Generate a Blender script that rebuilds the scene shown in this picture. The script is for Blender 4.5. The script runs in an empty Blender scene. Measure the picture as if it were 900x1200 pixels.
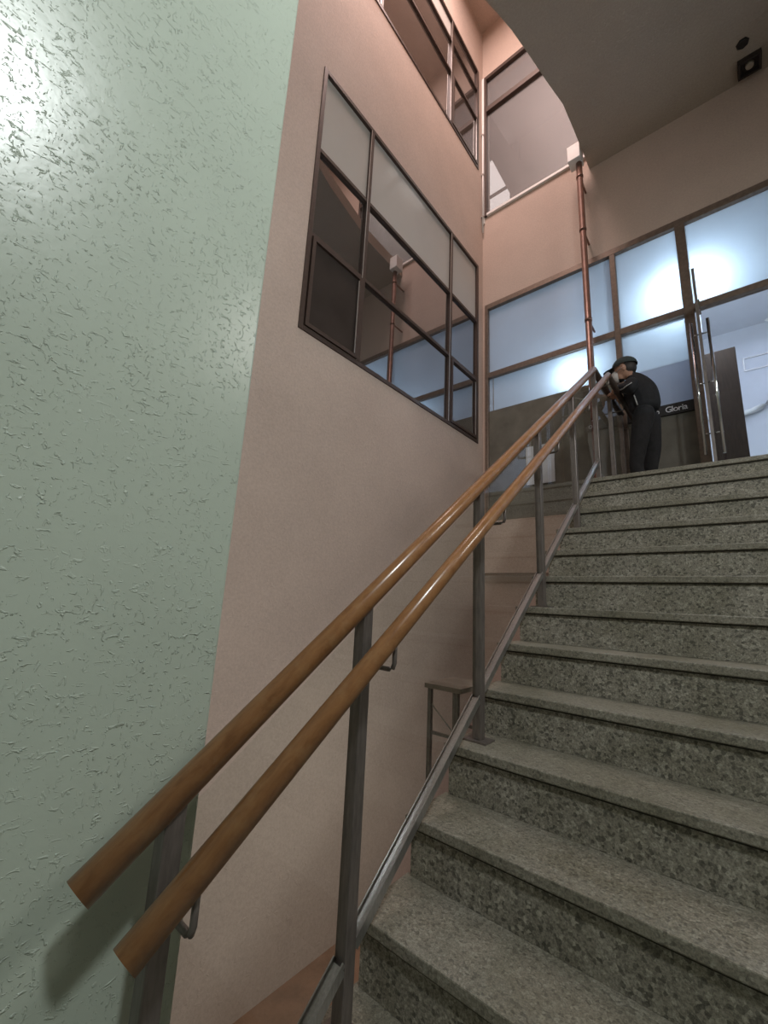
import bpy, bmesh, math, random
from mathutils import Vector, Matrix, Euler
random.seed(7)
S = bpy.context.scene
COL = S.collection

# ------------------------------------------------------------------ camera
cam_data = bpy.data.cameras.new('camera')
cam = bpy.data.objects.new('camera', cam_data)
COL.objects.link(cam)
yaw, pit, rol = -0.710417, 0.21139, 0.0495868
fw = Vector((math.sin(yaw)*math.cos(pit), math.cos(yaw)*math.cos(pit), math.sin(pit)))
rt = Vector((math.cos(yaw), -math.sin(yaw), 0))
up = rt.cross(fw)
r2 = rt*math.cos(rol) + up*math.sin(rol)
u2 = up*math.cos(rol) - rt*math.sin(rol)
cam.matrix_world = Matrix(((r2.x, u2.x, -fw.x, 0), (r2.y, u2.y, -fw.y, 0), (r2.z, u2.z, -fw.z, 0), (0, 0, 0, 1)))
cam_data.sensor_fit = 'VERTICAL'
cam_data.sensor_height = 24.0
cam_data.lens = 24.0*494.45/1200.0
cam_data.clip_start = 0.02
S.camera = cam

# ------------------------------------------------------------------ world, lights, exposure
S.view_settings.view_transform = 'Standard'
S.view_settings.look = 'None'
S.view_settings.exposure = 0.0
S.view_settings.gamma = 1.0
S.view_settings.use_curve_mapping = False
world = bpy.data.worlds.new('world')
S.world = world
world.use_nodes = True
world.node_tree.nodes['Background'].inputs[0].default_value = (0.6, 0.65, 0.75, 1)
world.node_tree.nodes['Background'].inputs[1].default_value = 0.15


def area(name, loc, rot, sx, sy, power, color):
    l = bpy.data.lights.new(name, 'AREA')
    l.shape = 'RECTANGLE'
    l.size, l.size_y, l.energy, l.color = sx, sy, power, color
    o = bpy.data.objects.new(name, l)
    o.location, o.rotation_euler = loc, rot
    COL.objects.link(o)
    return o


def point(name, loc, power, color, radius=0.05):
    l = bpy.data.lights.new(name, 'POINT')
    l.energy, l.color, l.shadow_soft_size = power, color, radius
    o = bpy.data.objects.new(name, l)
    o.location = loc
    COL.objects.link(o)
    return o


area('skylight', (-1.5, 2.2, 9.72), (0, 0, 0), 1.9, 2.6, 330, (1.0, 0.76, 0.70))
area('lobby_lamp', (1.35, -0.14, 3.05), (math.radians(18), math.radians(54), 0), 0.28, 0.28, 60, (0.95, 1.0, 1.0))
area('side_fill', (2.24, 2.7, 3.1), (0, math.radians(62), 0), 0.3, 1.1, 34, (1.0, 0.97, 0.92))  # added fill out of view, brightens the pink wall across the well
area('well_fill', (-0.97, 2.3, -1.45), (0, math.radians(90), 0), 0.35, 2.2, 9, (1.0, 0.97, 0.90))  # unseen fill added on the stair flank to lift the lower pink wall
area('room_lamp', (0.4, 6.9, 4.40), (0, 0, 0), 2.6, 1.4, 22, (0.72, 0.80, 1.0))
point('transom_lamp', (-0.17, 5.26, 3.47), 100, (0.80, 0.92, 1.0), 0.06)
point('panel_lamp', (-1.36, 5.23, 2.86), 32, (0.80, 0.92, 1.0), 0.05)
area('upper_room_fill', (-0.2, 6.4, 10.0), (0, 0, 0), 1.0, 1.6, 60, (1.0, 0.95, 0.9))  # added fill hidden by the slab, lights the room behind the upper pane


# ------------------------------------------------------------------ node materials
def new_mat(name):
    m = bpy.data.materials.new(name)
    m.use_nodes = True
    nt = m.node_tree
    return m, nt, nt.nodes['Principled BSDF'], nt.nodes['Material Output']


def coords(nt, scale=(1, 1, 1)):
    tc = nt.nodes.new('ShaderNodeTexCoord')
    mp = nt.nodes.new('ShaderNodeMapping')
    mp.inputs['Scale'].default_value = scale
    nt.links.new(tc.outputs['Object'], mp.inputs['Vector'])
    return mp.outputs['Vector']


def noise(nt, vec, scale, detail=4, rough=0.55, dist=0.0):
    n = nt.nodes.new('ShaderNodeTexNoise')
    n.inputs['Scale'].default_value = scale
    n.inputs['Detail'].default_value = detail
    n.inputs['Roughness'].default_value = rough
    n.inputs['Distortion'].default_value = dist
    nt.links.new(vec, n.inputs['Vector'])
    return n.outputs['Fac']


def voronoi(nt, vec, scale, feature='F1'):
    n = nt.nodes.new('ShaderNodeTexVoronoi')
    n.feature = feature
    n.inputs['Scale'].default_value = scale
    nt.links.new(vec, n.inputs['Vector'])
    return n


def ramp(nt, fac, stops):
    r = nt.nodes.new('ShaderNodeValToRGB')
    els = r.color_ramp.elements
    while len(els) < len(stops):
        els.new(0.5)
    for e, (p, c) in zip(els, stops):
        e.position = p
        e.color = (c[0], c[1], c[2], 1) if isinstance(c, (tuple, list)) else (c, c, c, 1)
    nt.links.new(fac, r.inputs['Fac'])
    return r.outputs['Color']


def mixc(nt, fac, a, b, mode='MIX'):
    m = nt.nodes.new('ShaderNodeMix')
    m.data_type = 'RGBA'
    m.blend_type = mode
    for sock, v in ((m.inputs[0], fac), (m.inputs[6], a), (m.inputs[7], b)):
        if hasattr(v, 'is_linked'):
            nt.links.new(v, sock)
        elif isinstance(v, (int, float)):
            sock.default_value = v
        else:
            sock.default_value = (v[0], v[1], v[2], 1)
    return m.outputs[2]


def mathn(nt, op, a, b):
    m = nt.nodes.new('ShaderNodeMath')
    m.operation = op
    for sock, v in ((m.inputs[0], a), (m.inputs[1], b)):
        if hasattr(v, 'is_linked'):
            nt.links.new(v, sock)
        else:
            sock.default_value = v
    return m.outputs[0]


def bump(nt, bsdf, height, strength, dist):
    b = nt.nodes.new('ShaderNodeBump')
    b.inputs['Strength'].default_value = strength
    b.inputs['Distance'].default_value = dist
    nt.links.new(height, b.inputs['Height'])
    nt.links.new(b.outputs['Normal'], bsdf.inputs['Normal'])


def plain(name, col, rough=0.5, metal=0.0, var=0.12, scale=30, bumpy=0.0, stretch=(1, 1, 1)):
    m, nt, b, out = new_mat(name)
    v = coords(nt, stretch)
    n = noise(nt, v, scale)
    lo = tuple(c*(1-var) for c in col)
    hi = tuple(min(1, c*(1+var)) for c in col)
    nt.links.new(ramp(nt, n, [(0.3, lo), (0.7, hi)]), b.inputs['Base Color'])
    b.inputs['Roughness'].default_value = rough
    b.inputs['Metallic'].default_value = metal
    if bumpy:
        bump(nt, b, n, 0.5, bumpy)
    return m


def plaster(name, col, spots=0.5):
    m, nt, b, out = new_mat(name)
    v = coords(nt)
    big = noise(nt, v, 1.1, 5, 0.6)
    fine = noise(nt, v, 55, 4, 0.6)
    c = ramp(nt, big, [(0.3, tuple(x*0.90 for x in col)), (0.7, tuple(min(1, x*1.06) for x in col))])
    c = mixc(nt, 0.10, c, ramp(nt, fine, [(0.35, 0.25), (0.65, 0.9)]), 'OVERLAY')
    nt.links.new(c, b.inputs['Base Color'])
    b.inputs['Roughness'].default_value = 0.75
    b.inputs['Specular IOR Level'].default_value = 0.25
    dots = ramp(nt, noise(nt, v, 24, 3, 0.5, 0.6), [(0.60, 0.0), (0.72, 1.0)])
    h = mathn(nt, 'ADD', mathn(nt, 'MULTIPLY', dots, spots), mathn(nt, 'MULTIPLY', fine, 0.5))
    bump(nt, b, h, 0.6, 0.004)
    return m


def green_stucco():
    m, nt, b, out = new_mat('green_stucco')
    col = (0.535, 0.605, 0.51)
    v = coords(nt)
    big = noise(nt, v, 2.2, 4)
    nt.links.new(ramp(nt, big, [(0.3, tuple(x*0.95 for x in col)), (0.7, tuple(x*1.04 for x in col))]), b.inputs['Base Color'])
    b.inputs['Roughness'].default_value = 0.29
    b.inputs['Specular IOR Level'].default_value = 0.5
    v1 = coords(nt, (1, 1, 2.1))
    v2 = coords(nt, (1, 1.7, 1.0))
    a = ramp(nt, noise(nt, v1, 50, 3, 0.55, 0.6), [(0.615, 0.0), (0.71, 1.0)])
    c = ramp(nt, noise(nt, v2, 60, 2, 0.5, 1.2), [(0.63, 0.0), (0.71, 0.8)])
    area_mask = ramp(nt, noise(nt, v, 6, 2), [(0.35, 0.35), (0.6, 1.0)])
    h = mathn(nt, 'MULTIPLY', mathn(nt, 'MAXIMUM', a, c), area_mask)
    h = mathn(nt, 'ADD', h, mathn(nt, 'MULTIPLY', noise(nt, v, 28, 3), 0.22))
    bump(nt, b, h, 0.75, 0.0032)
    return m


def granite(name, base, chips, scale, rough, bumpd, dk=0.42, ov=0.55):
    m, nt, b, out = new_mat(name)
    v = coords(nt)
    cell = voronoi(nt, v, scale)
    sep = nt.nodes.new('ShaderNodeSeparateColor')
    nt.links.new(cell.outputs['Color'], sep.inputs[0])
    spk = ramp(nt, sep.outputs[0], [(0.0, tuple(x*dk for x in base)), (0.16, tuple(x*(dk+0.13) for x in base)),
                                    (0.20, base), (0.78, tuple(x*1.05 for x in base)), (0.86, chips)])
    fine = noise(nt, v, scale*1.7, 3, 0.7)
    spk = mixc(nt, ov, spk, ramp(nt, fine, [(0.36, 0.12), (0.62, 0.8)]), 'OVERLAY')
    dirt_shade = ramp(nt, noise(nt, v, 3.2, 5, 0.65, 0.5), [(0.35, (0.62, 0.62, 0.55)), (0.62, (1.0, 1.0, 1.0))])
    c = mixc(nt, 0.8, spk, dirt_shade, 'MULTIPLY')
    nt.links.new(c, b.inputs['Base Color'])
    b.inputs['Roughness'].default_value = rough
    bump(nt, b, fine, 0.5, bumpd)
    return m


def wood_rail():
    m, nt, b, out = new_mat('varnished_wood')
    v = coords(nt, (10, 1.6, 2.0))
    n = noise(nt, v, 9, 6, 0.65, 0.4)
    c = ramp(nt, n, [(0.25, (0.23, 0.098, 0.036)), (0.5, (0.34, 0.155, 0.060)), (0.75, (0.42, 0.21, 0.085))])
    wear = ramp(nt, noise(nt, coords(nt), 14, 5, 0.7), [(0.52, 0.0), (0.72, 0.55)])
    c = mixc(nt, wear, c, (0.42, 0.24, 0.11))
    nt.links.new(c, b.inputs['Base Color'])
    b.inputs['Roughness'].default_value = 0.30
    b.inputs['Coat Weight'].default_value = 0.5
    b.inputs['Coat Roughness'].default_value = 0.18
    return m


def glass(name, tint, base_reflect, power_ior=1.5, rough=0.0, body=None):
    """pane: Fresnel mix of a see-through (or dark, tinted) body with a mirror coat"""
    m, nt, b, out = new_mat(name)
    nt.nodes.remove(b)
    if body is None:
        t = nt.nodes.new('ShaderNodeBsdfTransparent')
        t.inputs[0].default_value = (*tint, 1)
    else:
        t = nt.nodes.new('ShaderNodeBsdfDiffuse')
        nt.links.new(ramp(nt, noise(nt, coords(nt), 3), [(0.3, body), (0.7, tuple(x*1.3 for x in body))]), t.inputs[0])
    g = nt.nodes.new('ShaderNodeBsdfGlossy')
    g.inputs['Color'].default_value = (0.95, 0.97, 1.0, 1)
    g.inputs['Roughness'].default_value = rough
    fr = nt.nodes.new('ShaderNodeFresnel')
    fr.inputs['IOR'].default_value = power_ior
    fac = mathn(nt, 'ADD', mathn(nt, 'MULTIPLY', fr.outputs[0], 1-base_reflect), base_reflect)
    mx = nt.nodes.new('ShaderNodeMixShader')
    nt.links.new(fac, mx.inputs[0])
    nt.links.new(t.outputs[0], mx.inputs[1])
    nt.links.new(g.outputs[0], mx.inputs[2])
    nt.links.new(mx.outputs[0], out.inputs['Surface'])
    return m


def frosted(name, col, trans, gl=0.06):
    m, nt, b, out = new_mat(name)
    nt.nodes.remove(b)
    c = ramp(nt, noise(nt, coords(nt), 1.6), [(0.3, tuple(x*0.93 for x in col)), (0.7, col)])
    d = nt.nodes.new('ShaderNodeBsdfDiffuse')
    t = nt.nodes.new('ShaderNodeBsdfTranslucent')
    nt.links.new(c, d.inputs[0])
    nt.links.new(c, t.inputs[0])
    m1 = nt.nodes.new('ShaderNodeMixShader')
    m1.inputs[0].default_value = trans
    nt.links.new(d.outputs[0], m1.inputs[1])
    nt.links.new(t.outputs[0], m1.inputs[2])
    g = nt.nodes.new('ShaderNodeBsdfGlossy')
    g.inputs['Roughness'].default_value = 0.12
    m2 = nt.nodes.new('ShaderNodeMixShader')
    m2.inputs[0].default_value = gl
    nt.links.new(m1.outputs[0], m2.inputs[1])
    nt.links.new(g.outputs[0], m2.inputs[2])
    nt.links.new(m2.outputs[0], out.inputs['Surface'])
    return m


def hazy(name, col, clear):
    m, nt, b, out = new_mat(name)
    b.inputs['Base Color'].default_value = (*col, 1)
    b.inputs['Roughness'].default_value = 0.45
    nt.links.new(ramp(nt, noise(nt, coords(nt), 2), [(0.3, tuple(x*0.94 for x in col)), (0.7, col)]), b.inputs['Base Color'])
    t = nt.nodes.new('ShaderNodeBsdfTransparent')
    mx = nt.nodes.new('ShaderNodeMixShader')
    mx.inputs[0].default_value = clear
    nt.links.new(b.outputs[0], mx.inputs[1])
    nt.links.new(t.outputs[0], mx.inputs[2])
    nt.links.new(mx.outputs[0], out.inputs['Surface'])
    return m


def emit(name, col, power):
    m, nt, b, out = new_mat(name)
    b.inputs['Base Color'].default_value = (*col, 1)
    b.inputs['Emission Color'].default_value = (*col, 1)
    b.inputs['Emission Strength'].default_value = power
    return m


PINK = (0.53, 0.422, 0.362)
M = dict(
    pink=plaster('pink_plaster', PINK),
    back=plaster('rose_plaster', (0.545, 0.435, 0.37), 0.25),
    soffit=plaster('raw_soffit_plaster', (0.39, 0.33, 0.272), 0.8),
    green=green_stucco(),
    lobby=plaster('lobby_plaster', (0.52, 0.52, 0.46)),
    tile=plain('lower_floor_tile', (0.25, 0.155, 0.10), 0.45, 0, 0.2, 8),
    stone=plain('grey_floor_stone', (0.30, 0.30, 0.26), 0.5, 0, 0.2, 8),
    tread=granite('tread_granite', (0.300, 0.275, 0.225), (0.38, 0.355, 0.295), 130, 0.42, 0.0006, 0.66, 0.4),
    riser=granite('riser_granite', (0.315, 0.292, 0.243), (0.45, 0.42, 0.355), 105, 0.55, 0.0012, 0.46),
    dirt_shade=plain('shaded_joint_mortar', (0.045, 0.042, 0.034), 0.9, 0, 0.3, 40),
    concrete=plain('stair_concrete', (0.33, 0.28, 0.24), 0.8, 0, 0.2, 12, 0.003),
    wood=wood_rail(),
    shadewood=plain('shaded_varnished_wood', (0.035, 0.022, 0.017), 0.35, 0, 0.3, 20),  # handrail wood with the shade on the landing rails painted into its colour
    endgrain=plain('wood_end_grain', (0.26, 0.10, 0.04), 0.5, 0, 0.3, 60),
    steel=plain('brushed_steel', (0.46, 0.45, 0.44), 0.30, 0.85, 0.15, 20, 0, (8, 8, 1)),
    postmetal=plain('post_steel', (0.22, 0.19, 0.175), 0.40, 0.55, 0.18, 18, 0, (6, 6, 1)),
    bronze=plain('bronze_aluminium', (0.075, 0.050, 0.040), 0.45, 0.25, 0.15, 25),
    facade=plain('facade_aluminium', (0.24, 0.185, 0.15), 0.38, 0.5, 0.15, 25),
    alu=plain('silver_aluminium', (0.55, 0.52, 0.49), 0.35, 0.7, 0.1, 25),
    chrome=plain('chrome', (0.75, 0.75, 0.77), 0.10, 1.0, 0.05, 10),
    railglass=glass('railing_glass', (0.90, 0.93, 0.90), 0.015, 1.5),
    doorglass=glass('door_glass', (0.93, 0.95, 0.97), 0.0, 1.4),
    mirrorpane=glass('tinted_reflecting_glass', (1, 1, 1), 0.34, 1.6, 0.0, (0.035, 0.028, 0.025)),
    dimpane=glass('dark_upper_glass', (1, 1, 1), 0.13, 1.5, 0.0, (0.07, 0.056, 0.048)),
    screenpane=glass('casement_insect_screen', (1, 1, 1), 0.02, 1.25, 0.1, (0.045, 0.036, 0.032)),
    upperpane=hazy('upper_hazy_glass', (0.26, 0.25, 0.25), 0.55),
    matte=frosted('matte_grey_film_glass', (0.58, 0.55, 0.51), 0.15, 0.05),
    frost=frosted('frosted_film_glass', (0.64, 0.71, 0.78), 0.62, 0.03),
    greyfilm=frosted('blue_grey_film_glass', (0.50, 0.55, 0.64), 0.55, 0.04),
    darkpanel=plain('dark_stone_panel', (0.150, 0.142, 0.118), 0.30, 0, 0.18, 6),
    roomwall=plain('pale_room_wall', (0.66, 0.67, 0.72), 0.8, 0, 0.04, 3),
    roomgrey=plain('grey_room_wall', (0.50, 0.47, 0.45), 0.8, 0, 0.06, 3),
    white=plain('white_paint', (0.80, 0.79, 0.77), 0.5, 0, 0.04, 10),
    brown=plain('brown_wood_panel', (0.045, 0.026, 0.018), 0.92, 0, 0.3, 12, 0, (6, 6, 1)),
    pipe=plain('rusty_brown_pipe', (0.22, 0.115, 0.085), 0.36, 0.35, 0.25, 14),
    fitting=plain('dark_fitting_metal', (0.03, 0.022, 0.02), 0.6),
    black=plain('black_sign_paint', (0.012, 0.012, 0.013), 0.5),
    letter=plain('white_letter', (0.72, 0.74, 0.78), 0.6),
    paper=plain('notice_paper', (0.62, 0.66, 0.72), 0.7, 0, 0.05, 6),
    lampglow=emit('lit_lamp', (0.85, 0.94, 1.0), 12),
    reflectglow=emit('reflection_glow_pane', (1.0, 0.90, 0.88), 1.5),  # glow standing in for a bright reflection in the upper glass
    jacket=plain('black_jacket_cloth', (0.009, 0.010, 0.013), 0.85, 0, 0.35, 24, 0.004),
    trousers=plain('charcoal_trouser_cloth', (0.012, 0.011, 0.012), 0.9, 0, 0.35, 24, 0.004),
    skin=plain('skin', (0.42, 0.235, 0.165), 0.55, 0, 0.1, 30),
    cap=plain('dark_green_cap_cloth', (0.022, 0.034, 0.032), 0.8, 0, 0.25, 60),
    mask=plain('pale_mask_cloth', (0.55, 0.52, 0.50), 0.8, 0, 0.05, 40),
    hair=plain('dark_hair', (0.02, 0.016, 0.014), 0.6, 0, 0.3, 80),
    piping=plain('grey_reflective_piping', (0.42, 0.42, 0.42), 0.5),
    shoe=plain('dark_shoe_leather', (0.018, 0.016, 0.015), 0.5),
    eye=plain('eye_dark', (0.02, 0.015, 0.012), 0.2),
)


# ------------------------------------------------------------------ mesh helpers
def NB():
    return bmesh.new()


def box(bm, x0, x1, y0, y1, z0, z1):
    vs = [bm.verts.new(p) for p in ((x0, y0, z0), (x1, y0, z0), (x1, y1, z0), (x0, y1, z0),
                                    (x0, y0, z1), (x1, y0, z1), (x1, y1, z1), (x0, y1, z1))]
    for f in ((3, 2, 1, 0), (4, 5, 6, 7), (0, 1, 5, 4), (1, 2, 6, 5), (2, 3, 7, 6), (3, 0, 4, 7)):
        bm.faces.new([vs[i] for i in f])
    return bm


def tube(bm, pts, r, seg=16, caps=True):
    pts = [Vector(p) for p in pts]
    rings = []
    for i, p in enumerate(pts):
        a = pts[max(i-1, 0)]
        b = pts[min(i+1, len(pts)-1)]
        d = (b-a).normalized()
        ref = Vector((1, 0, 0)) if abs(d.x) < 0.9 else Vector((0, 0, 1))
        u = d.cross(ref).normalized()
        w = d.cross(u).normalized()
        rr = r[i] if isinstance(r, (list, tuple)) else r
        rings.append([bm.verts.new(p + (u*math.cos(t) + w*math.sin(t))*rr) for t in [2*math.pi*k/seg for k in range(seg)]])
    for a, b in zip(rings, rings[1:]):
        for k in range(seg):
            f = bm.faces.new((a[k], a[(k+1) % seg], b[(k+1) % seg], b[k]))
            f.smooth = True
    if caps:
        bm.faces.new(list(reversed(rings[0])))
        bm.faces.new(rings[-1])
    bmesh.ops.recalc_face_normals(bm, faces=bm.faces)
    return bm


def bar(bm, p0, p1, w, h):
    """rectangular bar from p0 to p1; w across (horizontal), h in the plane of the bar"""
    p0, p1 = Vector(p0), Vector(p1)
    d = (p1-p0).normalized()
    side = Vector((1, 0, 0)) if abs(d.x) < 0.9 else Vector((0, 1, 0))
    n = d.cross(side).normalized()
    vs = []
    for p in (p0, p1):
        for a, b in ((-1, -1), (1, -1), (1, 1), (-1, 1)):
            vs.append(bm.verts.new(p + side*a*w/2 + n*b*h/2))
    for f in ((0, 1, 2, 3), (7, 6, 5, 4), (0, 4, 5, 1), (1, 5, 6, 2), (2, 6, 7, 3), (3, 7, 4, 0)):
        bm.faces.new([vs[i] for i in f])
    bmesh.ops.recalc_face_normals(bm, faces=bm.faces)
    return bm


def prism(bm, poly, z0, z1):
    lo = [bm.verts.new((x, y, z0)) for x, y in poly]
    hi = [bm.verts.new((x, y, z1)) for x, y in poly]
    bm.faces.new(lo)
    bm.faces.new(hi)
    n = len(poly)
    for i in range(n):
        bm.faces.new((lo[i], lo[(i+1) % n], hi[(i+1) % n], hi[i]))
    bmesh.ops.recalc_face_normals(bm, faces=bm.faces)
    return bm


def bev(bm, w, seg=2):
    bmesh.ops.bevel(bm, geom=list(bm.edges), offset=w, segments=seg, affect='EDGES', profile=0.5)
    return bm


def obj(name, bm, mat, parent=None):
    me = bpy.data.meshes.new(name)
    bm.to_mesh(me)
    bm.free()
    for mt in (mat if isinstance(mat, (list, tuple)) else [mat]):
        me.materials.append(mt)
    o = bpy.data.objects.new(name, me)
    COL.objects.link(o)
    if parent is not None:
        o.parent = parent
        o.matrix_parent_inverse = world_of(parent).inverted()
    return o


WORLD = {}


def world_of(o):
    return WORLD.get(o.name, Matrix.Identity(4))


def empty(name, loc):
    o = bpy.data.objects.new(name, None)
    o.location = loc
    o.empty_display_size = 0.1
    COL.objects.link(o)
    WORLD[o.name] = Matrix.Translation(loc)
    return o


def thing(name, label, cat, loc, group=None):
    return tag(empty(name, loc), label, cat, group)


def tag(o, label, cat, group=None):
    o['label'], o['category'] = label, cat
    if group:
        o['group'] = group
    return o


def struct(o):
    o['kind'] = 'structure'
    return o


def wall_holes(axis, lo, hi, u0, u1, z0, z1, holes):
    """wall slab normal to axis, minus rectangular holes (u0,u1,z0,z1)"""
    us = sorted({u0, u1, *[h[0] for h in holes], *[h[1] for h in holes]})
    zs = sorted({z0, z1, *[h[2] for h in holes], *[h[3] for h in holes]})
    bm = NB()
    for a, b in zip(us, us[1:]):
        run = None
        for c, d in zip(zs, zs[1:]):
            mu, mz = (a+b)/2, (c+d)/2
            inside = any(h[0] < mu < h[1] and h[2] < mz < h[3] for h in holes)
            if not inside:
                run = (run[0], d) if run else (c, d)
            if inside or d == zs[-1]:
                if run:
                    if axis == 'x':
                        box(bm, lo, hi, a, b, run[0], run[1])
                    else:
                        box(bm, a, b, lo, hi, run[0], run[1])
                run = None
    return bm


# ------------------------------------------------------------------ building shell
XL, YB = -2.57, 5.0           # pink left wall face, back wall face
ZS = 5.71                     # soffit
ZT = 9.85                     # top of the atrium
ZV = -2.47                    # floor of the well beside the stair
ZF, ZL = -1.57, 1.073         # floor under the camera, landing
XR = 2.3
XG, YG = -0.97, 0.55          # green wall face and its end

WA = (1.80, 4.85, 2.15, 4.95)
WB = (1.80, 4.85, 6.72, 8.75)
FAC = (-2.52, 2.2, ZL, 4.33)
WU = (-2.53, 0.2, 5.91, 8.73)
struct(obj('wall_left', wall_holes('x', XL-0.2, XL, YG-0.05, YB+0.2, ZV, ZT, [WA, WB]), M['pink']))
struct(obj('wall_back', wall_holes('y', YB, YB+0.16, XL, XR, ZV, ZT, [FAC, WU]), M['back']))
struct(obj('wall_right', box(NB(), XR, XR+0.2, -3, YB+0.16, ZF, ZT), M['lobby']))
struct(obj('wall_rear', box(NB(), XG, XR, -3.2, -3, ZF, ZS), M['lobby']))
struct(obj('wall_near_left', bev(box(NB(), XL-0.2, XG, -3.2, YG, ZV, ZS), 0.006), M['green']))
struct(obj('wall_upper_rear', box(NB(), XL-0.2, XR, -3.2, -3.0, ZS+0.2, ZT), M['pink']))
struct(obj('floor', box(NB(), XG, XR, -3, 0.42, ZF-0.2, ZF), M['stone']))
struct(obj('floor_lower', box(NB(), XL, -0.90, YG, YB, ZV-0.2, ZV), M['tile']))
EDGE = [(-2.57, 0.55), (-2.10, 0.95), (-1.78, 1.50), (-1.55, 2.05), (-1.36, 2.69), (-1.30, 2.88), (-1.25, 3.06),
        (-1.19, 3.36), (-1.13, 3.69), (-1.06, 4.03), (-1.045, 4.4), (-1.035, 4.75), (-1.03, 5.0)]
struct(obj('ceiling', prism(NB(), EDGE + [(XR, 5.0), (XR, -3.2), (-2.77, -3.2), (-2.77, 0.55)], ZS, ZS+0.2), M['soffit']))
struct(obj('ceiling_atrium', wall_holes('y', 0, 1, 0, 1, 0, 1, []), M['back'])).data.clear_geometry()
bmc = NB()
for a in ((XL-0.2, XR, -3.2, 0.8), (XL-0.2, XR, 3.6, YB+0.16), (XL-0.2, -2.5, 0.8, 3.6), (-0.5, XR, 0.8, 3.6)):
    box(bmc, *a, ZT, ZT+0.2)
bmc.to_mesh(bpy.data.objects['ceiling_atrium'].data)
bmc.free()
# projecting slab edge band on the back wall, left of the landing
struct(obj('trim_slab_edge', box(NB(), XL, -0.98, YB-0.05, YB, 0.43, 1.095), M['back']))
# landing
struct(obj('floor_landing', box(NB(), -0.93, XR, 3.66, YB+0.16, ZL-0.25, ZL-0.03), M['concrete']))
struct(obj('floor_landing_paving', box(NB(), -0.945, XR, 3.83, YB+0.16, ZL-0.03, ZL-0.001), M['tread']))


# ------------------------------------------------------------------ staircase
RISE, RUN = 0.1762, 0.2303
XS0, XS1 = -0.945, XR-0.004
st = thing('staircase', 'grey green speckled granite staircase climbing to the landing', 'staircase', (0.6, 0.4, ZF))
for k in range(0, 15):
    z = ZL - RISE*k
    y = 3.59 - RUN*k
    t = NB()
    box(t, XS0 + random.uniform(-.004, .004), XS1, y, y+RUN+0.03, z-0.032, z)
    obj('tread', bev(t, 0.004), M['tread'], st)
    rb = NB()
    box(rb, XS0+0.015, XS1, y+0.015, y+0.05, z-RISE+0.001, z-0.032)
    obj('riser', rb, M['riser'], st)
    jb = NB()
    box(jb, XS0+0.012, XS1, y+0.008, y+0.03, z-0.038, z-0.031)
    obj('shaded_mortar_joint', jb, M['dirt_shade'], st)  # dark joint strip that also paints the shadow under the nosing
body = NB()
poly = []
for k in range(14, -1, -1):
    z = ZL - RISE*k
    y = 3.59 - RUN*k + 0.05
    poly += [(y, z-RISE), (y, z-0.032)]
poly += [(3.84, ZL-0.032), (3.84, ZL-0.30), (1.35, ZF-0.15), (0.42, ZF-0.15)]
for x in (XS0+0.02, XS1):
    body.faces.new([body.verts.new((x, y, z)) for y, z in poly])
body.verts.ensure_lookup_table()
n = len(poly)
for i in range(n):
    j = (i+1) % n
    body.faces.new((body.verts[i], body.verts[j], body.verts[n+j], body.verts[n+i]))
bmesh.ops.recalc_face_normals(body, faces=body.faces)
obj('stair_body', body, M['concrete'], st)


# ------------------------------------------------------------------ railing on the stair
XP = -0.865
R1 = lambda y: -0.478 + (y-0.30)*0.7495
R2 = lambda y: -0.531 + (y-0.337)*0.7470
BARZ = lambda y: -0.325 + (y-1.67)*0.752
XR1, XR2 = -0.86, -0.745
POSTS = [0.44, 0.94, 1.645, 2.375, 3.10, 3.80]


def tread_z(y):
    if y > 3.59:
        return ZL
    if y < 3.59 - RUN*14:
        return ZF
    k = math.ceil((3.59-y)/RUN)
    return ZL - RISE*k


rail = thing('stair_railing', 'twin wooden handrail on steel posts with glass panels beside the stair', 'railing', (XP, 0.44, tread_z(0.44)))
h1 = obj('handrail', tube(NB(), [(XR1, 0.30, R1(0.30)), (XR1, 1.5, R1(1.5)), (XR1, 2.7, R1(2.7)), (XR1, 3.815, R1(3.815))], 0.028, 24), M['wood'], rail)
h2 = obj('handrail', tube(NB(), [(XR2, 0.337, R2(0.337)), (XR2, 1.5, R2(1.5)), (XR2, 2.7, R2(2.7)), (XR2, 3.80, R2(3.80))], 0.0255, 24), M['wood'], rail)
for i, y in enumerate(POSTS):
    zb = tread_z(y)
    p = NB()
    box(p, XP-0.019, XP+0.019, y-0.019, y+0.019, zb+0.006, R1(y)-0.012)
    po = obj('post', bev(p, 0.003), M['postmetal'], rail)
    b = NB()
    box(b, XP-0.05, XP+0.05, y-0.04, y+0.04, zb, zb+0.007)
    obj('base_plate', b, M['postmetal'], po)
    # L bracket carrying the second handrail
    zc = R2(y) - 0.095
    br = tube(NB(), [(XP+0.01, y, zc), (XR2-0.016, y, zc), (XR2-0.005, y, zc+0.004), (XR2, y, zc+0.016), (XR2, y, R2(y)-0.012)], 0.0065, 8)
    obj('bracket', br, M['postmetal'], po)
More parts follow.
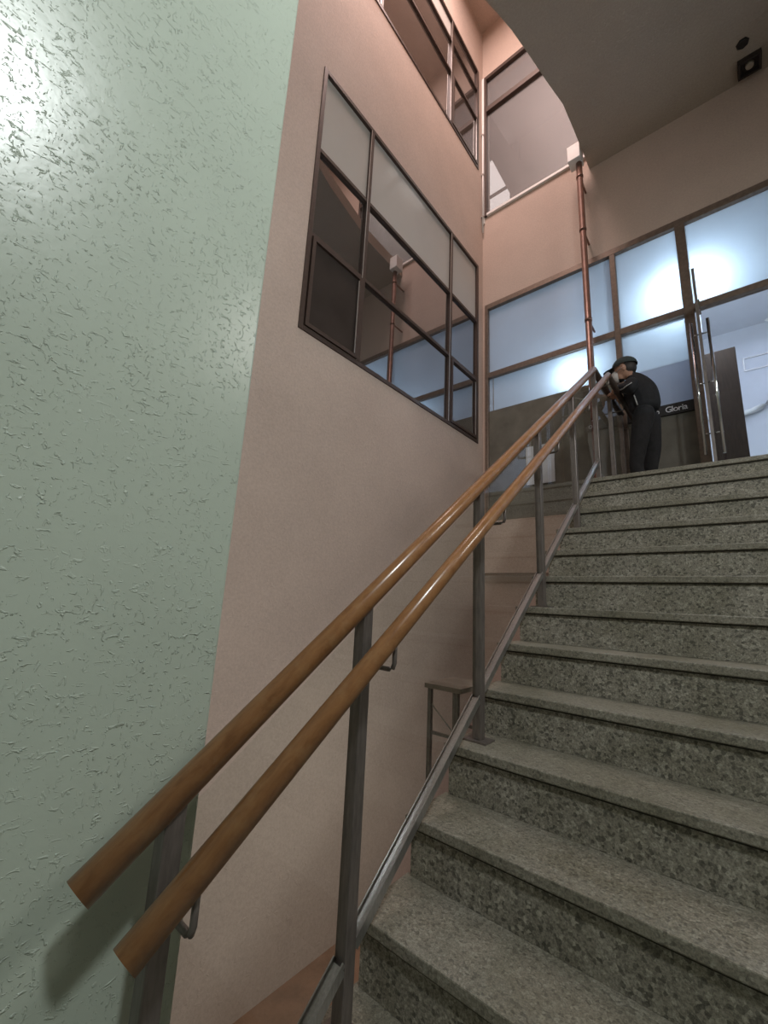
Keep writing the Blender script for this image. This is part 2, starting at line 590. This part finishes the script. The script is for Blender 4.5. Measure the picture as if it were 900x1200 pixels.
for a, b in [(None, POSTS[0])] + list(zip(POSTS, POSTS[1:])):
    if a is None:
        continue
    a2, b2 = a+0.02, b-0.02
    bb = NB()
    bar(bb, (XP, a2, BARZ(a2)), (XP, b2, BARZ(b2)), 0.034, 0.022)
    bar(bb, (XP-0.016, a2, BARZ(a2)+0.014), (XP-0.016, b2, BARZ(b2)+0.014), 0.004, 0.012)
    bar(bb, (XP+0.016, a2, BARZ(a2)+0.014), (XP+0.016, b2, BARZ(b2)+0.014), 0.004, 0.012)
    obj('bottom_rail', bb, M['steel'], rail)
    g = NB()
    x0, x1 = XP-0.004, XP+0.004
    q = [(a2+0.004, BARZ(a2)+0.012), (b2-0.004, BARZ(b2)+0.012), (b2-0.004, R1(b2)-0.055), (a2+0.004, R1(a2)-0.055)]
    l = [g.verts.new((XP, yy, zz)) for yy, zz in q]
    g.faces.new(l)
    obj('glass_panel', g, M['railglass'], rail)

# railing that runs on level along the landing to the facade
lr = thing('landing_railing', 'level twin handrail along the landing edge beside the person', 'railing', (XP, 4.4, ZL))
Z1, Z2 = R1(3.815), R2(3.80)
obj('handrail', tube(NB(), [(XR1, 3.817, Z1-0.004), (XR1, 4.93, Z1-0.004)], 0.028, 20), M['shadewood'], lr)
obj('handrail', tube(NB(), [(XR2, 3.802, Z2-0.004), (XR2, 4.93, Z2-0.004)], 0.0255, 20), M['shadewood'], lr)
for y in (4.40, 4.90):
    po = obj('post', bev(box(NB(), XP-0.019, XP+0.019, y-0.019, y+0.019, ZL+0.004, Z1-0.02), 0.003), M['postmetal'], lr)
    obj('base_plate', box(NB(), XP-0.05, XP+0.05, y-0.04, y+0.04, ZL, ZL+0.007), M['postmetal'], po)
    zc = Z2 - 0.095
    br = tube(NB(), [(XP+0.01, y, zc), (XR2-0.016, y, zc), (XR2-0.005, y, zc+0.004), (XR2, y, zc+0.016), (XR2, y, Z2-0.012)], 0.0065, 8)
    obj('bracket', br, M['postmetal'], po)
for a, b in ((3.82, 4.38), (4.42, 4.88)):
    obj('bottom_rail', bar(NB(), (XP, a, ZL+0.09), (XP, b, ZL+0.09), 0.034, 0.022), M['steel'], lr)
    g = NB()
    g.faces.new([g.verts.new((XP, yy, zz)) for yy, zz in ((a, ZL+0.1), (b, ZL+0.1), (b, Z1-0.05), (a, Z1-0.05))])
    obj('glass_panel', g, M['railglass'], lr)


# ------------------------------------------------------------------ windows on the pink wall
def fbar_x(parent, name, y0, y1, z0, z1, mat, proud=0.012, depth=0.05):
    return obj(name, bev(box(NB(), XL-depth, XL+proud, y0, y1, z0, z1), 0.003, 1), M[mat], parent)


def pane_x(parent, y0, y1, z0, z1, mat, x=XL-0.02):
    return obj('pane', box(NB(), x-0.006, x, y0, y1, z0, z1), M[mat], parent)


def casement(parent, y0, y1, z0, z1, mat):
    s = NB()
    for a in ((y0, y0+0.035, z0, z1), (y1-0.035, y1, z0, z1), (y0+0.035, y1-0.035, z0, z0+0.035), (y0+0.035, y1-0.035, z1-0.035, z1)):
        box(s, XL-0.015, XL+0.022, *a)
    so = obj('sash', s, M['bronze'], parent)
    obj('bead', box(NB(), XL+0.020, XL+0.025, y1-0.05, y1-0.04, z0+0.04, z1-0.06), M['alu'], so)
    obj('pane', box(NB(), XL-0.008, XL-0.002, y0+0.03, y1-0.03, z0+0.03, z1-0.03), M[mat], so)


def left_window(name, W, t1, t2, mulls, panes, sashes):
    w = struct(empty(name, (XL, (W[0]+W[1])/2, W[2])))
    y0, y1, z0, z1 = W
    f = 0.045
    fbar_x(w, 'jamb', y0, y0+f, z0, z1, 'bronze')
    fbar_x(w, 'jamb', y1-f, y1, z0, z1, 'bronze')
    fbar_x(w, 'head', y0+f, y1-f, z1-f, z1, 'bronze')
    fbar_x(w, 'sill', y0+f, y1-f, z0, z0+f, 'bronze')
    for m in mulls:
        fbar_x(w, 'mullion', m-0.022, m+0.022, z0+f, z1-f, 'bronze')
        obj('bead', box(NB(), XL+0.011, XL+0.015, m-0.030, m-0.022, z0+f, z1-f), M['alu'], w)
    for t in (t1, t2):
        fbar_x(w, 'transom', y0+f, y1-f, t-0.02, t+0.02, 'bronze', 0.009)
    ys = [y0+0.03] + mulls + [y1-0.03]
    zs = [z0+0.03, t1, t2, z1-0.03]
    for i in range(len(ys)-1):
        for j in range(3):
            pane_x(w, ys[i]+0.005, ys[i+1]-0.005, zs[j]+0.005, zs[j+1]-0.005, panes[j][i])
    for i in sashes:
        casement(w, ys[i]+0.025, ys[i+1]-0.025, zs[0]+0.02, zs[1]-0.02, panes[0][i])


R_, S_, T_, U_ = 'mirrorpane', 'screenpane', 'matte', 'dimpane'
left_window('window_1', WA, 3.09, 4.0, [2.50, 4.11], [[S_, R_, R_], [R_, R_, R_], [T_, T_, T_]], (0, 2))
left_window('window_2', WB, 7.70, 8.31, [2.50, 4.03], [[U_, U_, U_], [U_, U_, U_], [T_, T_, U_]], (2,))


# ------------------------------------------------------------------ shop front on the back wall
def fb(parent, name, x0, x1, z0, z1, mat='facade', y0=YB-0.035, y1=YB+0.05):
    return obj(name, bev(box(NB(), x0, x1, y0, y1, z0, z1), 0.004, 1), M[mat], parent)


def pane_y(parent, x0, x1, z0, z1, mat, y=YB+0.02, name='pane'):
    return obj(name, box(NB(), x0, x1, y, y+0.008, z0, z1), M[mat], parent)


wf = struct(empty('window_3', (-0.8, YB, ZL)))
fb(wf, 'jamb', -2.52, -2.475, ZL, 4.33)
fb(wf, 'head', -2.475, 2.2, 4.25, 4.33)
fb(wf, 'mullion', -0.875, -0.815, ZL, 4.25)
fb(wf, 'mullion', -0.215, -0.125, ZL, 4.25, 'facade', YB-0.045)
fb(wf, 'mullion', 1.05, 1.12, ZL, 4.25)
fb(wf, 'transom', -2.475, -0.875, 3.145, 3.225)
fb(wf, 'transom', -0.815, -0.215, 3.145, 3.225)
fb(wf, 'transom', -0.125, 2.2, 3.165, 3.235)
for x0, x1 in ((-2.475, -0.875), (-0.815, -0.215), (-0.125, 1.05), (1.12, 2.2)):
    pane_y(wf, x0, x1, 3.22, 4.26, 'frost')
pane_y(wf, -2.475, -0.875, 2.655, 3.15, 'frost')
pane_y(wf, -0.815, -0.215, 2.64, 3.15, 'frost')
pane_y(wf, -0.815, -0.215, 2.17, 2.64, 'greyfilm')
pane_y(wf, 1.12, 2.2, ZL, 3.17, 'frost')
obj('glazing_stop', box(NB(), -2.42, -2.41, YB+0.005, YB+0.015, 2.66, 3.14), M['alu'], wf)
obj('panel', box(NB(), -2.475, -0.875, YB+0.01, YB+0.05, ZL, 2.655), M['darkpanel'], wf)
obj('panel', box(NB(), -0.815, -0.215, YB+0.01, YB+0.05, ZL, 2.17), M['darkpanel'], wf)

# glass door, its left leaf swung out over the landing, and the fixed clear leaf beside it
dr = struct(empty('door_1', (-0.09, YB, ZL)))
obj('fixed_leaf', box(NB(), -0.125, 1.05, YB+0.02, YB+0.030, ZL+0.01, 3.165), M['doorglass'], dr)
leaf = obj('leaf', box(NB(), -0.093, -0.081, 4.30, 4.95, ZL+0.012, 3.13), M['doorglass'], dr)
obj('leaf_edge', box(NB(), -0.098, -0.076, 4.285, 4.305, ZL+0.012, 3.15), M['postmetal'], dr)
obj('patch_fitting', box(NB(), -0.103, -0.071, 4.82, 4.97, 3.08, 3.165), M['chrome'], leaf)
obj('patch_fitting', box(NB(), -0.103, -0.071, 4.82, 4.97, ZL+0.006, ZL+0.09), M['chrome'], leaf)
for sx in (-1, 1):
    hx = -0.087 + sx*0.062
    hb = NB()
    tube(hb, [(hx, 4.345, 1.36), (hx, 4.345, 2.635)], 0.013, 14)
    for hz in (1.55, 2.02, 2.50):
        tube(hb, [(-0.087, 4.345, hz), (hx, 4.345, hz)], 0.006, 8)
    obj('pull_handle', hb, M['chrome'], dr)

# sign strip under the grey film
sg = tag(obj('sign', box(NB(), -0.812, -0.215, YB-0.012, YB+0.01, 2.062, 2.178), M['black']),
         'black strip sign with white lettering on the dark panel behind the person', 'sign')
SX = -0.556
for ch, gap in (('o', 0.055), ('G', 0.004), ('l', 0.004), ('o', 0.004), ('r', 0.004), ('i', 0.004), ('a', 0)):
    fc = bpy.data.curves.new('letter', 'FONT')
    fc.body = ch
    fc.size = 0.098
    fc.extrude = 0.002
    fo = bpy.data.objects.new('letter_curve', fc)
    COL.objects.link(fo)
    bpy.context.view_layer.update()
    fm = bpy.data.meshes.new_from_object(fo.evaluated_get(bpy.context.evaluated_depsgraph_get()))
    bpy.data.objects.remove(fo)
    xs = [v.co.x for v in fm.vertices]
    fm.name = 'letter'
    fm.materials.clear()
    fm.materials.append(M['letter'])
    fm.transform(Matrix.Translation((SX-min(xs)*0.86, YB-0.0145, 2.088)) @ Matrix.Rotation(math.pi/2, 4, 'X') @ Matrix.Diagonal((0.86, 0.90, 1, 1)))
    SX += (max(xs)-min(xs))*0.86 + gap
    lm = bpy.data.objects.new('letter', fm)
    COL.objects.link(lm)
    lm.parent = sg

# pale notice on the dark panel
tag(obj('notice', box(NB(), -1.97, -1.62, YB-0.002, YB+0.011, 1.52, 2.02), M['paper']),
    'pale blank notice sheet on the dark panel, behind the railing glass', 'notice')

# room behind the shop front
rm = NB()
box(rm, -2.6, XR, 8.2, 8.3, ZL-0.2, 4.6)
box(rm, -2.7, -2.6, 5.16, 8.3, ZL-0.2, 4.6)
box(rm, XR, XR+0.1, 5.16, 8.3, ZL-0.2, 4.6)
struct(obj('wall_shop', rm, M['roomwall']))
struct(obj('ceiling_shop', box(NB(), -2.7, XR+0.1, 5.16, 8.3, 4.6, 4.7), M['roomwall']))
struct(obj('floor_shop', box(NB(), -2.7, XR+0.1, 5.16, 8.3, ZL-0.2, ZL-0.002), M['stone']))
tag(obj('wooden_partition', bev(box(NB(), -0.10, 0.165, 5.42, 5.47, ZL, 2.86), 0.006), M['brown']),
    'dark brown wooden partition standing inside the glass door', 'partition')

RING = (0.130, 3.974, 0.846)
WFRAME = (0.316, 0.961, 3.843, 4.075)
tr = NB()
cx, cz, R0 = RING
pr = [(cx + R0*math.cos(a), 8.15, cz + R0*math.sin(a)) for a in [2*math.pi*k/48 for k in range(49)]]
tube(tr, pr, 0.045, 8, False)
tag(obj('wall_ring', tr, M['white']), 'large white ring on the wall inside the glass door', 'ring')
fr_ = NB()
x0, x1, z0, z1 = WFRAME
for a in ((x0, x1, z0, z0+0.02), (x0, x1, z1-0.02, z1), (x0, x0+0.02, z0+0.02, z1-0.02), (x1-0.02, x1, z0+0.02, z1-0.02)):
    box(fr_, a[0], a[1], 8.185, 8.2, a[2], a[3])
tag(obj('wall_frame', fr_, M['steel']), 'thin grey rectangular frame on the wall inside the glass door', 'frame')

# lamps behind the frosted panes
for nm, (x, y, z), r, lab in (('spot_lamp', (-0.17, 5.26, 3.47), 0.075, 'glowing lamp behind the frosted panes above the door'),
                              ('spot_lamp', (-1.36, 5.23, 2.86), 0.06, 'glowing lamp behind the frosted pane left of the pipe')):
    t = thing(nm, lab, 'lamp', (x, y+0.16, z))
    b = NB()
    tube(b, [(x, y+0.14, z), (x, y+0.17, z)], [r*0.9, r*0.9], 16)
    obj('backplate', b, M['white'], t)
    b = NB()
    tube(b, [(x, y+0.17, z), (x, y+0.20, z+0.02), (x, 8.19, z+0.02)], 0.012, 8)
    obj('arm', b, M['alu'], t)

# ------------------------------------------------------------------ upper window on the back wall, room behind it
wu = struct(empty('window_4', (-1.2, YB, WU[2])))
fb(wu, 'jamb', -2.53, -2.49, 5.91, 8.73, 'bronze')
fb(wu, 'jamb', 0.16, 0.2, 5.91, 8.73, 'bronze')
fb(wu, 'head', -2.49, 0.16, 8.66, 8.73, 'bronze')
fb(wu, 'transom', -2.49, 0.16, 7.96, 8.06, 'bronze')
fb(wu, 'sill', -2.49, 0.16, 5.91, 5.955, 'white')
pane_y(wu, -2.49, 0.16, 8.06, 8.66, 'upperpane')
pane_y(wu, -2.49, 0.16, 5.95, 7.97, 'upperpane')
obj('corner_strip', box(NB(), -2.568, -2.53, YB-0.03, YB, 5.8, 8.74), M['white'], wu)
rm = NB()
box(rm, -5.0, 0.9, 7.6, 7.7, 5.6, 10.6)
box(rm, -5.1, -5.0, 5.16, 7.7, 5.6, 10.6)
box(rm, 0.9, 1.0, 5.16, 7.7, 5.6, 10.6)
box(rm, -5.0, -2.79, 5.16, 5.2, 5.6, 10.6)
struct(obj('wall_upper_room', rm, M['roomgrey']))
struct(obj('ceiling_upper_room', box(NB(), -5.1, 1.0, 5.16, 7.7, 10.6, 10.7), M['roomgrey']))
struct(obj('floor_upper_room', box(NB(), -5.1, 1.0, 5.17, 7.7, 5.6, 5.85), M['roomgrey']))
wi = struct(empty('window_reflection', (-3.3, 7.58, 8.65)))  # added glowing window, imitates one mirrored in the high back pane
for x0, x1, z0, z1 in ((-3.72, -3.19, 8.7, 9.40), (-3.72, -3.19, 9.46, 10.5), (-3.17, -3.02, 8.7, 9.40), (-3.17, -3.02, 9.46, 9.75)):
    obj('pane', box(NB(), x0, x1, 7.57, 7.58, z0, z1), M['reflectglow'], wi)
for x in (-3.75, -3.20, -3.02):
    obj('mullion', box(NB(), x, x+0.05, 7.53, 7.59, 8.65, 10.55), M['roomgrey'], wi)
obj('transom', box(NB(), -3.70, -3.02, 7.53, 7.59, 9.40, 9.46), M['bronze'], wi)
# sloping slab added inside the upper room, imitating a mirrored stair flight
fl = NB()
for y in (6.3, 6.42):
    fl.faces.new([fl.verts.new((x, y, z)) for x, z in ((-3.60, 10.44), (-3.18, 10.24), (-1.75, 6.28), (-2.20, 6.27))])
fl.verts.ensure_lookup_table()
for i in range(4):
    fl.faces.new((fl.verts[i], fl.verts[(i+1) % 4], fl.verts[4+(i+1) % 4], fl.verts[4+i]))
bmesh.ops.recalc_face_normals(fl, faces=fl.faces)
tag(obj('mirrored_flight', fl, M['roomgrey']), 'sloping pale slab added behind the high back window, imitating a mirrored stair flight', 'stair flight')

# ------------------------------------------------------------------ pipe, box and conduit
pp = thing('drain_pipe', 'rusty brown vertical pipe in front of the shop front', 'pipe', (-1.09, 4.73, ZV))
obj('tube', tube(NB(), [(-1.09, 4.73, ZV), (-1.09, 4.73, ZS-0.131)], 0.036, 20), M['pipe'], pp)
for z in (5.35, 4.55, 3.3, 0.9):
    cl = NB()
    tube(cl, [(-1.09, 4.73, z), (-1.09, 4.73, z+0.035)], 0.041, 20)
    box(cl, -1.10, -1.08, 4.77, YB-0.001, z+0.008, z+0.026)
    obj('clip', cl, M['pipe'], pp)
tag(obj('junction_box', bev(box(NB(), -1.20, -1.05, 4.63, 4.80, ZS-0.13, ZS+0.10), 0.006), M['white']),
    'small white box on the slab edge at the pipe top', 'box')
cd = thing('wall_conduit', 'thin pale conduit running down the upper corner of the atrium', 'conduit', (-2.545, 4.955, 5.6))
obj('tube', tube(NB(), [(-2.545, 4.955, 5.62), (-2.545, 4.955, 7.7)], 0.012, 10), M['white'], cd)
for z in (5.9, 6.7, 7.5):
    obj('clip', box(NB(), -2.57, -2.528, 4.938, 4.972, z, z+0.02), M['alu'], cd)

# ------------------------------------------------------------------ things on the soffit
fx = thing('ceiling_fitting', 'dark square open lamp fitting on the soffit with a pale socket', 'lamp fitting', (0.57, 4.84, ZS))
fbm = NB()
for a in ((0.475, 0.495, 4.75, 4.93), (0.645, 0.665, 4.75, 4.93), (0.495, 0.645, 4.75, 4.77), (0.495, 0.645, 4.91, 4.93)):
    box(fbm, *a, ZS-0.06, ZS)
box(fbm, 0.495, 0.645, 4.77, 4.91, ZS-0.012, ZS)
obj('housing', fbm, M['fitting'], fx)
obj('socket', tube(NB(), [(0.57, 4.84, ZS-0.05), (0.57, 4.84, ZS-0.01)], [0.032, 0.04], 14), M['soffit'], fx)
hb = NB()
tube(hb, [(0.52, 4.60, ZS-0.018), (0.52, 4.60, ZS)], [0.042, 0.055], 7)
tag(obj('ceiling_plate', hb, M['black']), 'small black round plate on the soffit beside the square fitting', 'plate')

# ------------------------------------------------------------------ thin metal frame standing in the well, beyond the glass
sf = thing('metal_stand', 'thin dark metal frame stand seen through the glass left of the stair', 'stand', (-1.12, 1.80, ZV))
for x, y in ((-1.16, 1.74), (-1.02, 1.74), (-1.16, 1.96), (-1.02, 1.96)):
    obj('leg', box(NB(), x-0.009, x+0.009, y-0.009, y+0.009, ZV, -0.37), M['postmetal'], sf)
obj('top', box(NB(), -1.18, -0.99, 1.72, 1.98, -0.372, -0.352), M['concrete'], sf)
for y in (1.74, 1.96):
    obj('rung', bar(NB(), (-1.16, y, -0.56), (-1.02, y, -0.56), 0.012, 0.012), M['postmetal'], sf)
obj('brace', tube(NB(), [(-1.15, 1.735, -0.44), (-1.02, 1.735, -0.55)], 0.003, 6), M['alu'], sf)

exec_person = True
# ------------------------------------------------------------------ person
PY = 4.36
person = thing('person', 'person in black jacket, cap and pale mask leaning on the landing rail', 'person', (-0.60, PY, ZL))


def skinned(chains):
    """chains: list of [(pos, radius), ...]; returns one evaluated bmesh of skinned limbs"""
    bmo = NB()
    for ch in chains:
        vs = [v for v, r in ch]
        me = bpy.data.meshes.new('tmp')
        me.from_pydata([tuple(v) for v in vs], [(i, i+1) for i in range(len(vs)-1)], [])
        o = bpy.data.objects.new('tmp', me)
        COL.objects.link(o)
        sk = o.modifiers.new('s', 'SKIN')
        sk.use_smooth_shade = True
        ss = o.modifiers.new('u', 'SUBSURF')
        ss.levels = ss.render_levels = 2
        if not me.skin_vertices:
            bpy.context.view_layer.objects.active = o
        for d, (v, r) in zip(me.skin_vertices[0].data, ch):
            d.radius = r if isinstance(r, tuple) else (r, r)
        me.skin_vertices[0].data[0].use_root = True
        dg = bpy.context.evaluated_depsgraph_get()
        ev = bpy.data.meshes.new_from_object(o.evaluated_get(dg))
        bmo.from_mesh(ev)
        bpy.data.objects.remove(o)
        bpy.data.meshes.remove(ev)
    return bmo


def ball(bm, c, r, seg=20):
    m = Matrix.Translation(c) @ Matrix.Diagonal((r[0], r[1], r[2], 1))
    bmesh.ops.create_uvsphere(bm, u_segments=seg, v_segments=seg*2//3, radius=1.0, matrix=m)


P = lambda x, y, z: Vector((x, PY+y, ZL+z))
chains = []
# trunk, bent forward towards the rail (facing -X)
chains.append([(P(-0.560, 0, 0.78), (0.135, 0.125)), (P(-0.560, 0, 0.88), (0.145, 0.125)), (P(-0.580, 0, 1.00), (0.155, 0.13)),
               (P(-0.620, 0, 1.10), (0.145, 0.12)), (P(-0.620, 0, 1.170), (0.075, 0.075)), (P(-0.665, 0, 1.225), (0.052, 0.055))])
for s in (-1, 1):
    fx_ = -0.03 if s < 0 else 0.05
    chains.append([(P(-0.545, s*0.085, 0.84), 0.105), (P(-0.590+fx_, s*0.10, 0.47), 0.078), (P(-0.630+fx_, s*0.105, 0.24), 0.062), (P(-0.575+fx_, s*0.11, 0.07), 0.058)])
    # arm: shoulder, elbow resting on the rail, wrist
    chains.append([(P(-0.630, s*0.15, 1.08), 0.072), (P(-0.635, s*0.225, 0.955), 0.064), (P(-0.715, s*0.19, 1.02), 0.052), (P(-0.800, s*0.07, 1.050), 0.036)])
bm = skinned(chains)
# hands folded over each other on the rail
for s in (-1, 1):
    w = P(-0.80, s*0.07, 1.052)
    d = Vector((-0.25, -s*0.95, 0.05)).normalized()
    side = Vector((0.95, -s*0.25, 0)).normalized()
    palm_end = w + d*0.075
    hb = skinned([[(w, (0.030, 0.02)), (w+d*0.04, (0.036, 0.018)), (palm_end, (0.034, 0.015))]])
    for k, L in enumerate((0.062, 0.072, 0.068, 0.052)):
        base = palm_end + side*(k-1.5)*0.018 - d*0.012
        hb2 = skinned([[(base, 0.0085), (base + d*L*0.5 + Vector((0, 0, 0.004)), 0.008), (base + d*L*0.8 + Vector((0, 0, -0.012)), 0.0075), (base + d*L + Vector((0, 0, -0.030)), 0.006)]])
        t = bpy.data.meshes.new('t'); hb2.to_mesh(t); hb.from_mesh(t); hb2.free(); bpy.data.meshes.remove(t)
    tb = w + d*0.02 - side*0.028
    hb2 = skinned([[(tb, 0.011), (tb - side*0.022 + d*0.02, 0.010), (tb - side*0.026 + d*0.048, 0.008)]])
    t = bpy.data.meshes.new('t'); hb2.to_mesh(t); hb.from_mesh(t); hb2.free(); bpy.data.meshes.remove(t)
    t = bpy.data.meshes.new('t'); hb.to_mesh(t); bm.from_mesh(t); hb.free(); bpy.data.meshes.remove(t)
# head: skull, jaw, nose, ears
HC = P(-0.705, 0, 1.300)
head = NB()
ball(head, (0, 0, 0), (0.098, 0.078, 0.108))
ball(head, (-0.045, 0, -0.065), (0.055, 0.056, 0.060))
ball(head, (-0.100, 0, -0.022), (0.018, 0.013, 0.022), 10)
for s in (-1, 1):
    ball(head, (0.005, s*0.079, -0.02), (0.020, 0.010, 0.032), 10)
HM = Matrix.Translation(HC) @ Matrix.Rotation(math.radians(-2), 4, 'Y')
bmesh.ops.transform(head, matrix=HM, verts=head.verts)
t = bpy.data.meshes.new('t'); head.to_mesh(t); bm.from_mesh(t); head.free(); bpy.data.meshes.remove(t)
bo = obj('body', bm, [M['jacket'], M['trousers'], M['skin']])
rmod = bo.modifiers.new('r', 'REMESH')
rmod.mode = 'VOXEL'
rmod.voxel_size = 0.007
smod = bo.modifiers.new('sm', 'SMOOTH')
smod.iterations = 3
smod.factor = 0.4
dg = bpy.context.evaluated_depsgraph_get()
me = bpy.data.meshes.new_from_object(bo.evaluated_get(dg))
bo.modifiers.clear()
bo.data = me
me.name = 'body'
me.materials.clear()
for k in ('jacket', 'trousers', 'skin'):
    me.materials.append(M[k])
for p in me.polygons:
    c = p.center
    z = c.z - ZL
    p.use_smooth = True
    if (z > 1.19 and c.x < -0.632) or c.x < -0.79:
        p.material_index = 2
    elif z < 0.72:
        p.material_index = 1
    else:
        p.material_index = 0
bo.parent = person
bo.matrix_parent_inverse = world_of(person).inverted()


def head_part(name, build, mat):
    b = NB()
    build(b)
    bmesh.ops.transform(b, matrix=HM, verts=b.verts)
    for f in b.faces:
        f.smooth = True
    return obj(name, b, M[mat], person)


def cap_build(b):
    m = Matrix.Diagonal((0.113, 0.092, 0.098, 1))
    bmesh.ops.create_uvsphere(b, u_segments=24, v_segments=16, radius=1.0, matrix=Matrix.Translation((0.004, 0, 0.028)) @ m)
    bmesh.ops.delete(b, geom=[v for v in b.verts if v.co.z < 0.012], context='VERTS')
    # brim
    rows = []
    for i in range(5):
        u = i/4
        row = []
        for j in range(11):
            a = math.pi*(j/10-0.5)*0.92
            r0x, r0y = 0.105, 0.088
            ext = 0.085*u*math.cos(a)
            row.append(((-(r0x)*math.cos(a) - ext), (r0y+0.004*u)*math.sin(a), 0.018 - 0.030*u*math.cos(a)*0.35 - 0.010*abs(math.sin(a))*u))
        rows.append(row)
    for dz in (0, 0.006):
        vs = [[b.verts.new((x, y, z+dz)) for x, y, z in r] for r in rows]
        for a_, c_ in zip(vs, vs[1:]):
            for k in range(10):
                b.faces.new((a_[k], a_[k+1], c_[k+1], c_[k]))
    ball(b, (0.004, 0, 0.127), (0.008, 0.008, 0.005), 8)


def mask_build(b):
    ball(b, (-0.080, 0, -0.066), (0.052, 0.064, 0.064), 18)
    for s in (-1, 1):
        tube(b, [(-0.07, s*0.062, -0.045), (-0.03, s*0.078, -0.025), (0.012, s*0.088, -0.012)], 0.003, 6)


def hair_build(b):
    ball(b, (0.022, 0, -0.002), (0.084, 0.0815, 0.085), 18)
    bmesh.ops.delete(b, geom=[v for v in b.verts if v.co.x < -0.02 or v.co.z < -0.07], context='VERTS')




head_part('cap', cap_build, 'cap')
head_part('mask', mask_build, 'mask')
head_part('hair', hair_build, 'hair')
for s in (-1, 1):
    head_part('eye', lambda b: ball(b, (-0.088, s*0.032, -0.002), (0.010, 0.014, 0.008), 10), 'eye')
for s in (-1, 1):
    fx_ = -0.03 if s < 0 else 0.05
    b = NB()
    ball(b, P(-0.62+fx_, s*0.115, 0.042), (0.125, 0.045, 0.048), 16)
    bmesh.ops.transform(b, matrix=Matrix.Identity(4), verts=b.verts)
    for v in b.verts:
        v.co.z = max(v.co.z, ZL)
    obj('shoe', b, M['shoe'], person)
# grey piping on the jacket: chest stripe and side stripe
b = NB()
tube(b, [P(-0.735, -0.212, 0.985), P(-0.69, -0.262, 0.965), P(-0.65, -0.285, 0.975), P(-0.612, -0.276, 1.0)], 0.006, 6)
obj('piping', b, M['piping'], person)
b = NB()
tube(b, [P(-0.62, -0.150, 0.93), P(-0.61, -0.146, 0.88), P(-0.60, -0.14, 0.83)], 0.006, 6)
obj('piping', b, M['piping'], person)
